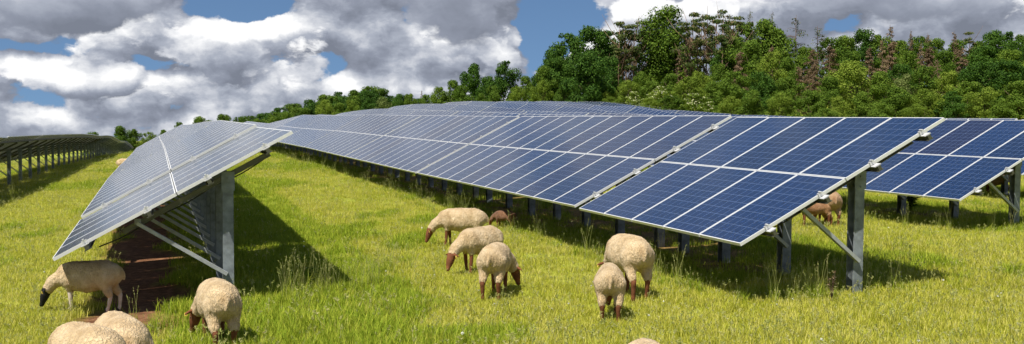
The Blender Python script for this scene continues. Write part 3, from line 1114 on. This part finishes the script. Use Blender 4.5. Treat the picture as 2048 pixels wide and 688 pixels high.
def sheep_mesh(name, mats, neck_turn=0.0, legs=(0, 0, 0, 0), fat=1.0, head_down=1.0, seed=1, ear=1.0, wool_legs=.26):
    """x forward, y left, z up, withers about .7 m; legs = fore/aft offsets FL, FR, HL, HR"""
    prim = []   # (center, radius, tag)  0 wool 1 skin 2 hoof

    def chain(pts, tg):
        for (a, ra), (b, rb) in zip(pts[:-1], pts[1:]):
            a = Vector(a); b = Vector(b)
            n = max(2, int((b - a).length / (min(ra, rb) * .35)))
            for i in range(n + 1):
                t = i / n
                prim.append((a.lerp(b, t), ra + (rb - ra) * t, tg))
    # trunk: two stacked chains give depth greater than width
    for dz, k, dy in ((.04, .9, 0), (-.035, .9, .035), (-.035, .9, -.035)):
        chain([((-.38, dy * .7, .535 + dz * .8), .14 * fat * k), ((-.27, dy, .535 + dz), .185 * fat * k), ((0, dy * 1.3, .51 + dz), .205 * fat * k),
               ((.22, dy, .525 + dz), .18 * fat * k), ((.33, dy * .6, .53 + dz), .135 * fat * k)], 0)
    nt_ = neck_turn
    nb = Vector((.35, 0, .56)); sh = Vector((.30, 0, .53))
    hx = Vector((math.cos(nt_), math.sin(nt_), 0))
    pol = nb + hx * .26 + Vector((0, 0, -.29 * head_down + .04))
    muz = pol + hx * .075 + Vector((0, 0, -.195 * head_down - .01))
    mid = nb.lerp(pol, .5) + hx * .03
    chain([(sh, .135), (mid, .098), (pol - hx * .02 + Vector((0, 0, .02)), .076)], 0)
    chain([(pol, .076), (pol.lerp(muz, .35), .068), (pol.lerp(muz, .7), .050), (muz, .039)], 1)
    side = Vector((-hx.y, hx.x, 0))
    for s in (1, -1):
        e0 = pol + side * s * .06 + Vector((0, 0, .03)); e1 = pol + side * s * .185 * ear + Vector((0, 0, .0)) - hx * .02
        chain([(e0, .02), (e0.lerp(e1, .5), .024), (e1, .012)], 1)
    chain([((-.36, 0, .535), .16 * fat), ((-.27, 0, .535), .198 * fat), ((0, 0, .515), .215 * fat), ((.22, 0, .53), .195 * fat)], 0)
    # tail
    chain([((-.49, 0, .62), .032), ((-.535, 0, .55), .034), ((-.545, .01, .46), .024)], 0)
    # legs
    for (bx, sy, o) in ((.25, .09, legs[0]), (.25, -.09, legs[1])):
        chain([((bx, sy, .47), .08), ((bx + o * .35, sy * 1.02, .34), .05)], 0)
        chain([((bx + o * .35, sy * 1.02, .34), .042), ((bx + o * .6, sy, .20), .038), ((bx + o * .9, sy, .07), .029), ((bx + o, sy, .035), .032)], 1)
        chain([((bx + o + .01, sy, .03), .030), ((bx + o + .02, sy, .012), .030)], 2)
    for (bx, sy, o) in ((-.32, .105, legs[2]), (-.32, -.105, legs[3])):
        chain([((bx, sy * .85, .50), .125), ((bx + .02 + o * .3, sy, .40), .085), ((bx - .05 + o * .5, sy * 1.03, .30), .056), ((bx - .075 + o * .6, sy * 1.02, .25), .047)], 0)
        chain([((bx - .075 + o * .6, sy * 1.02, .26), .042), ((bx - .09 + o * .7, sy, .225), .041), ((bx - .07 + o * .9, sy, .08), .030), ((bx - .06 + o, sy, .035), .033)], 1)
        chain([((bx - .05 + o, sy, .03), .031), ((bx - .04 + o, sy, .012), .031)], 2)
    bm = bmesh.new()
    for c, r_, t in prim: ico(bm, c, r_, 2 if r_ > .05 else 1)
    me = bpy.data.meshes.new('raw'); bm.to_mesh(me); bm.free()
    o = bpy.data.objects.new('raw', me); COL.objects.link(o)
    md = o.modifiers.new('r', 'REMESH'); md.mode = 'VOXEL'; md.voxel_size = .0125
    sm_ = o.modifiers.new('s', 'SMOOTH'); sm_.factor = .5; sm_.iterations = 5
    dg = bpy.context.evaluated_depsgraph_get()
    res = bpy.data.meshes.new_from_object(o.evaluated_get(dg))
    bpy.data.objects.remove(o); bpy.data.meshes.remove(me)
    n = len(res.vertices)
    co = np.empty(n * 3); res.vertices.foreach_get('co', co); co = co.reshape(-1, 3)
    no = np.empty(n * 3); res.vertices.foreach_get('normal', no); no = no.reshape(-1, 3)
    C = np.array([list(p[0]) for p in prim]); Rr = np.array([p[1] for p in prim]); Tg = np.array([p[2] for p in prim])
    tagv = np.empty(n, int)
    for a in range(0, n, 4000):
        d = np.linalg.norm(co[a:a + 4000, None] - C[None], axis=2) - Rr[None]
        dj = d.copy()
        tagv[a:a + 4000] = Tg[np.argmin(dj, 1)]
    ed = np.empty(len(res.edges) * 2, int); res.edges.foreach_get('vertices', ed); ed = ed.reshape(-1, 2)
    deg = np.bincount(ed.ravel(), minlength=n).astype(float)[:, None]
    wl = ((tagv == 0) & (co[:, 2] > .3))[:, None]
    for _ in range(26):
        ac = np.zeros_like(co)
        for k in range(3):
            ac[:, k] = np.bincount(ed[:, 0], co[ed[:, 1], k], n) + np.bincount(ed[:, 1], co[ed[:, 0], k], n)
        co = np.where(wl, co * .4 + .6 * ac / deg, co)
    off = np.zeros(n)
    for i in range(n):
        if tagv[i] == 0:
            p = Vector(co[i]) + Vector((seed * 3.1, 0, 0))
            a = mnoise.noise(p * 5) * .010 + mnoise.noise(Vector((p.x * 34, p.y * 34, p.z * 13))) * .0045 + mnoise.noise(p * 70) * .005
            off[i] = a + .010
    co = co + no * off[:, None]
    res.vertices.foreach_set('co', co.ravel())
    for m in mats: res.materials.append(m)
    mi = []
    for p in res.polygons:
        vs = p.vertices
        t = [tagv[v] for v in vs]
        mx = max(set(t), key=t.count)
        if mx == 1 and len(mats) > 3 and co[vs[0]][0] < .42 and co[vs[0]][2] < .33: mx = 3
        mi.append(int(mx))
    res.polygons.foreach_set('material_index', mi)
    res.polygons.foreach_set('use_smooth', [True] * len(mi))
    res.name = name
    res.update()
    info = dict(pol=pol, muz=muz, side=side, hx=hx)
    return res, info


_eb = bmesh.new(); bmesh.ops.create_icosphere(_eb, subdivisions=2, radius=.011)
ME_EYE = bpy.data.meshes.new('eye'); _eb.to_mesh(ME_EYE); _eb.free(); ME_EYE.materials.append(M['eye'])
_t = MB(); _t.box(-.004, .004, -.018, .018, -.026, .012)
ME_TAG = _t.mesh('ear_tag', [M['ear_tag']])


def sheep(px, py, heading, scale, mats, label, name='sheep', group='sheep grazing in the meadow', dist=None, tag_side=1, **kw):
    if dist is None: p = ground_hit(px, py)
    else:
        d = ray(px, 400); dep = d.x * math.sin(YAW) + d.y * math.cos(YAW)
        p = Vector((d.x * dist / dep, d.y * dist / dep, 0)); p.z = ground(p.x, p.y)
    me, inf = sheep_mesh(name, mats, **kw)
    o = link(name, me, None, (p.x, p.y, p.z - .012 * scale), (0, 0, R(heading) - YAW))
    o.scale = (scale, scale, scale * 1.05)
    for s in (1, -1):
        link('eye', ME_EYE, o, inf['pol'].lerp(inf['muz'], .33) + inf['side'] * s * .060 + Vector((0, 0, .012)), (0, 0, 0))
    link('ear_tag', ME_TAG, o, inf['pol'] + inf['side'] * tag_side * .145 + Vector((0, 0, .0)) + inf['hx'] * .012, (0, .3, math.atan2(inf['hx'].y, inf['hx'].x)))
    tag(o, label, 'sheep', group)
    return o


W4 = [M['wool'], M['skin'], M['hoof']]
WB = [M['wool'], M['skin_black'], M['hoof'], M['skin_pale']]
BR = [M['wool_brown'], M['skin'], M['hoof']]
BR3 = [M['wool_russet'], M['skin'], M['hoof']]
BR2 = [M['wool_tan'], M['skin'], M['hoof']]
sheep(176, 622, 184, .85, WB, 'black-faced cream sheep with pale legs, half in the shade of the grey table', legs=(-.04, .05, .06, -.06), seed=1, fat=1.03)
sheep(436, 694, 116, .95, W4, 'cream sheep grazing in front of the first steel post of the grey row', legs=(.05, -.03, -.05, .05), seed=2, neck_turn=.55, fat=1.0)
sheep(166, 0, 136, .98, W4, 'cream sheep with only its back showing, at the bottom left corner', dist=8.3, seed=3, fat=1.03)
sheep(236, 0, 122, .98, W4, 'cream sheep behind the corner one, its woolly back turned to us', dist=8.7, seed=4, fat=1.02)
sheep(921, 492, 181, .90, W4, 'cream sheep in side view with brown face down, nearest the long row\'s shadow', legs=(.05, -.05, -.06, .06), seed=5, fat=1.02)
sheep(958, 544, 226, .91, W4, 'cream sheep grazing between the side-view one and the rear-view one', legs=(.03, -.05, .06, -.03), seed=6, neck_turn=-.1)
sheep(992, 592, 80, .95, W4, 'cream sheep seen from behind with a brown ear showing at right', legs=(.04, -.03, -.03, .03), seed=7, neck_turn=-.7, fat=.92)
sheep(1255, 592, 106, 1.05, W4, 'large cream sheep with brown hind legs beside the central row', legs=(.04, -.03, -.05, .05), seed=8, fat=.98)
sheep(1219, 638, 86, .86, W4, 'small cream sheep seen from behind, in front of the large one', legs=(-.03, .03, .02, -.02), seed=9, fat=.88)
sheep(1655, 450, 92, .95, BR2, 'light brown sheep behind the lamb, seen past the central row\'s near end', seed=10, neck_turn=.2)
sheep(1627, 454, 185, .78, BR3, 'brown lamb grazing under the near end of the central row', name='lamb', group='brown lambs', legs=(.05, -.05, -.05, .06), seed=11, fat=.86)
sheep(1990, 388, 172, .85, BR2, 'brown sheep beneath the blue row at the right edge', seed=12, group='brown lambs')
sheep(1305, 0, 95, 1.0, W4, 'sheep showing only a sliver of its woolly back at the bottom edge', dist=7.08, seed=13, fat=1.0)
sheep(1008, 458, 150, .52, BR, 'reddish brown lamb in the shade at the long row', name='lamb', group='brown lambs', seed=14, fat=.85)
sheep(255, 348, 10, .98, W4, 'distant pale sheep half hidden behind the edge of the grey row', seed=15)

# ------------------------------------------------------------------ weeds
def weed(px, py, h, n, label, seed, mat, name='weed_plant', leafs=.05, brown=False):
    r = random.Random(seed)
    p = ground_hit(px, py)
    root = empty(name, p)
    ms = MB(); ml = MB()
    for i in range(n):
        a = r.uniform(0, 2 * PI); ln = r.uniform(.05, .35) * h * (0.3 if brown else 1.6)
        hh = h * r.uniform(.6, 1.0)
        top = Vector((math.cos(a) * ln, math.sin(a) * ln, hh)); m_ = Vector((top.x * .35, top.y * .35, hh * .55))
        ms.tube([(0, 0, -.03), m_, top], [.008, .006, .003], 4)
        for k in range(26):
            t = r.uniform(.25, 1.0)
            c = (Vector((0, 0, 0)).lerp(m_, t * 2) if t < .5 else m_.lerp(top, t * 2 - 1))
            d = Vector((r.gauss(0, 1), r.gauss(0, 1), r.uniform(-.2, .8))).normalized()
            e = d.cross(Vector((0, 0, 1)) + Vector((r.gauss(0, .3), r.gauss(0, .3), 0))).normalized()
            s = leafs * r.uniform(.6, 1.4)
            c2 = c + d * s
            ml.quad([c, c2 + e * s * .35, c2 + d * s - Vector((0, 0, s * .3)), c2 - e * s * .35], 0)
    link('stem', ms.mesh('stem', [M['bark'] if brown else M['lush']]), root)
    link('leaves', ml.mesh('leaves', [mat]), root)
    tag(root, label, 'plant')


weed(1822, 425, .75, 12, 'dark leafy shrub under the low edge of the right-hand blue row', 5, M['l_dark'], 'leafy_shrub', .075)
weed(1664, 606, .5, 3, 'dry brown dock stalk in front of the central row\'s first post', 6, M['l_dead'], 'dry_dock', .022, True)
weed(628, 470 + 110, .42, 4, 'green weed at the tip of the grey table\'s shadow', 8, M['l_mid'], 'weed_plant', .03)

# ------------------------------------------------------------------ light and sky
SUN = Vector((-.45, -.35, 1.0)).normalized()
EL = math.asin(SUN.z)
sl = bpy.data.lights.new('sun', 'SUN')
sl.energy = 5.0; sl.angle = R(.5); sl.color = (1.0, .95, .86)
so = bpy.data.objects.new('sun', sl); COL.objects.link(so)
so.rotation_euler = SUN.to_track_quat('Z', 'Y').to_euler()
so.location = (0, 0, 60)

# ------------------------------------------------------------------ sky
w = bpy.data.worlds.new('World'); sc.world = w
w.use_nodes = True
nt = w.node_tree
w.cycles.sampling_method = 'MANUAL'; w.cycles.sample_map_resolution = 256
for n in list(nt.nodes): nt.nodes.remove(n)
L = nt.links.new


def mt(op, a, b_=None, c=None, clamp=False):
    n = N(nt, 'ShaderNodeMath', operation=op); n.use_clamp = clamp
    for i, v in enumerate((a, b_, c)):
        if v is None: continue
        if isinstance(v, (int, float)): n.inputs[i].default_value = v
        else: L(v, n.inputs[i])
    return n.outputs[0]


def smooth(v, a, b_, lo=0.0, hi_=1.0):
    n = N(nt, 'ShaderNodeMapRange', interpolation_type='SMOOTHSTEP'); L(v, n.inputs[0])
    for i, q in enumerate((a, b_, lo, hi_)): n.inputs[i + 1].default_value = q
    return n.outputs[0]


def vadd(v, o):
    n = N(nt, 'ShaderNodeVectorMath', operation='ADD'); L(v, n.inputs[0])
    if isinstance(o, tuple): n.inputs[1].default_value = o
    else: L(o, n.inputs[1])
    return n.outputs[0]


tc = N(nt, 'ShaderNodeTexCoord')
DIR = tc.outputs['Generated']
sky = N(nt, 'ShaderNodeTexSky', sky_type='NISHITA')
sky.sun_disc = False
sky.sun_elevation = EL
sky.sun_rotation = math.atan2(SUN.x, SUN.y)
sky.altitude = 200
sky.air_density = 1.0; sky.dust_density = .4; sky.ozone_density = 1.6
L(vadd(DIR, (0, 0, .16)), sky.inputs[0])
skm = N(nt, 'ShaderNodeMix', data_type='RGBA', blend_type='MULTIPLY'); skm.inputs[0].default_value = 1
L(sky.outputs[0], skm.inputs[6]); skm.inputs[7].default_value = (.85, 1.0, 1.12, 1)
rot = N(nt, 'ShaderNodeVectorRotate', rotation_type='Z_AXIS'); rot.inputs['Angle'].default_value = YAW
L(DIR, rot.inputs[0])
VD = rot.outputs[0]
szz = N(nt, 'ShaderNodeSeparateXYZ'); L(VD, szz.inputs[0])
hi = smooth(szz.outputs[2], .16, .48, 0, -.33)


def pdir(px, py):
    v = Vector(((px - 1024) / F, 1, (278.5 - py) / F)); v.normalize(); return v


def noise_(vec, scale, detail, rough, offset, zs=1.7, dist=0.0):
    mp = N(nt, 'ShaderNodeMapping'); mp.inputs['Scale'].default_value = (scale, scale * .6, scale * zs); mp.inputs['Location'].default_value = offset
    L(vec, mp.inputs[0])
    n = N(nt, 'ShaderNodeTexNoise', inp={'Scale': 1.0, 'Detail': detail, 'Roughness': rough, 'Distortion': dist})
    L(mp.outputs[0], n.inputs['Vector'])
    return n.outputs['Fac']


def puffs(vec, scale, offset):
    mp = N(nt, 'ShaderNodeMapping'); mp.inputs['Scale'].default_value = (scale, scale * .6, scale * 1.4); mp.inputs['Location'].default_value = offset
    L(vec, mp.inputs[0])
    n = N(nt, 'ShaderNodeTexVoronoi', feature='F1', inp={'Scale': 1.0, 'Detail': 1.5, 'Roughness': .5, 'Lacunarity': 2.3})
    n.normalize = True
    L(mp.outputs[0], n.inputs['Vector'])
    return n.outputs['Distance']


def blobsum(vec, items):
    acc = None
    for px, py, rx, ry, wgt in items:
        s = N(nt, 'ShaderNodeVectorMath', operation='SUBTRACT'); L(vec, s.inputs[0]); s.inputs[1].default_value = pdir(px, py)
        m = N(nt, 'ShaderNodeVectorMath', operation='MULTIPLY'); L(s.outputs[0], m.inputs[0]); m.inputs[1].default_value = (F / rx, 4, F / ry)
        l = N(nt, 'ShaderNodeVectorMath', operation='LENGTH'); L(m.outputs[0], l.inputs[0])
        v = smooth(l.outputs['Value'], 1.5, 0.0, 0, wgt)
        acc = v if acc is None else mt('ADD', acc, v)
    return acc


def warp(seed):
    wn = N(nt, 'ShaderNodeTexNoise', inp={'Scale': 30.0, 'Detail': 5, 'Roughness': .6})
    L(vadd(VD, (seed, 0, 0)), wn.inputs['Vector'])
    m = N(nt, 'ShaderNodeVectorMath', operation='MULTIPLY'); L(vadd(wn.outputs['Color'], (-.5, -.5, -.5)), m.inputs[0]); m.inputs[1].default_value = (.022, 0, .014)
    return vadd(VD, m.outputs[0])


def layer(scale, off, items, bias, step, gain, base_b, sharp, pk, np_=1.5):
    """a sheet of cumulus: density field, its value a step nearer the sun, cover and brightness"""
    P0 = warp(off[0])
    P1 = vadd(P0, step)
    d = []
    for P in (P0, P1):
        a = mt('MULTIPLY_ADD', noise_(P, scale, 8, .56, off), np_, bias - .5 * np_)
        a = mt('MULTIPLY_ADD', puffs(P, scale * 2.1, off), -pk, a)
        if items: a = mt('ADD', a, blobsum(P, items))
        d.append(a)
    A = smooth(mt('ADD', d[0], hi), .5 - sharp, .5 + sharp)
    occ = smooth(mt('SUBTRACT', d[0], .5), 0.0, .6, .16, -.20)      # thin rims glow, thick cores are grey
    b = mt('MULTIPLY_ADD', mt('SUBTRACT', d[0], d[1]), gain, base_b)
    return A, mt('ADD', b, occ)


def shade(v, stops):
    r = ramp(nt, stops); L(v, r.inputs[0]); return r.outputs[0]


STOPS = [(0.0, (.175, .195, .245)), (.28, (.245, .27, .335)), (.5, (.355, .385, .455)), (.72, (.55, .57, .62)), (.92, (.76, .77, .79)), (1.0, (.86, .86, .87))]
GAPS = [(470, 10, 110, 34, -.5), (1125, 40, 80, 80, -.8), (1085, 100, 50, 60, -.5), (300, 120, 60, 26, -.3), (90, 100, 90, 18, -.3), (80, 190, 60, 40, -.35),
        (1660, 56, 70, 30, -.5), (350, 212, 50, 20, -.25), (1010, 190, 60, 40, -.2), (660, 130, 36, 50, -.3)]
far = layer(15, (3.1, 0, 1.7), GAPS + [(600, 210, 400, 60, .2), (1500, 60, 500, 80, .25)], .80, (-.008, 0, .016), 1.8, .39, .05, .26)
mid = layer(11, (7.3, 0, 4.4), [(470, 110, 150, 80, .42), (120, 150, 150, 40, .35), (1260, 22, 80, 36, .55), (960, 110, 150, 70, .3), (640, 90, 60, 70, .3), (230, 170, 120, 40, .22), (1400, 60, 120, 60, .3)] + GAPS[:3] + GAPS[6:7],
            .40, (-.009, 0, .018), 2.0, .42, .045, .32)
near = layer(8, (1.9, 0, 8.2), [(150, 0, 250, 95, .62), (860, 0, 230, 115, .56), (1750, -20, 340, 100, .62), (450, 160, 110, 30, .25)] + GAPS[:3] + GAPS[6:7],
             .16, (-.010, 0, .022), 1.3, .24, .06, .26)

col = skm.outputs[2]
bs = N(nt, 'ShaderNodeBackground'); L(skm.outputs[2], bs.inputs[0]); bs.inputs[1].default_value = .066
cur = bs.outputs[0]
for A, B in (far, mid, near):
    bg = N(nt, 'ShaderNodeBackground'); L(shade(B, STOPS), bg.inputs[0]); bg.inputs[1].default_value = .86
    ms = N(nt, 'ShaderNodeMixShader'); L(A, ms.inputs[0]); L(cur, ms.inputs[1]); L(bg.outputs[0], ms.inputs[2])
    cur = ms.outputs[0]
wo = N(nt, 'ShaderNodeOutputWorld'); L(cur, wo.inputs[0])

# ------------------------------------------------------------------ render settings
vs_ = sc.view_settings
vs_.view_transform = 'Standard'; vs_.look = 'None'; vs_.exposure = 0.45; vs_.gamma = 1.0
sc.cycles.use_denoising = True
sc.cycles.max_bounces = 6
sc.cycles.transparent_max_bounces = 4
sc.cycles.use_adaptive_sampling = True
sc.cycles.adaptive_threshold = .02
print('tables', N_TABLES[0], 'trees', len(TREES))
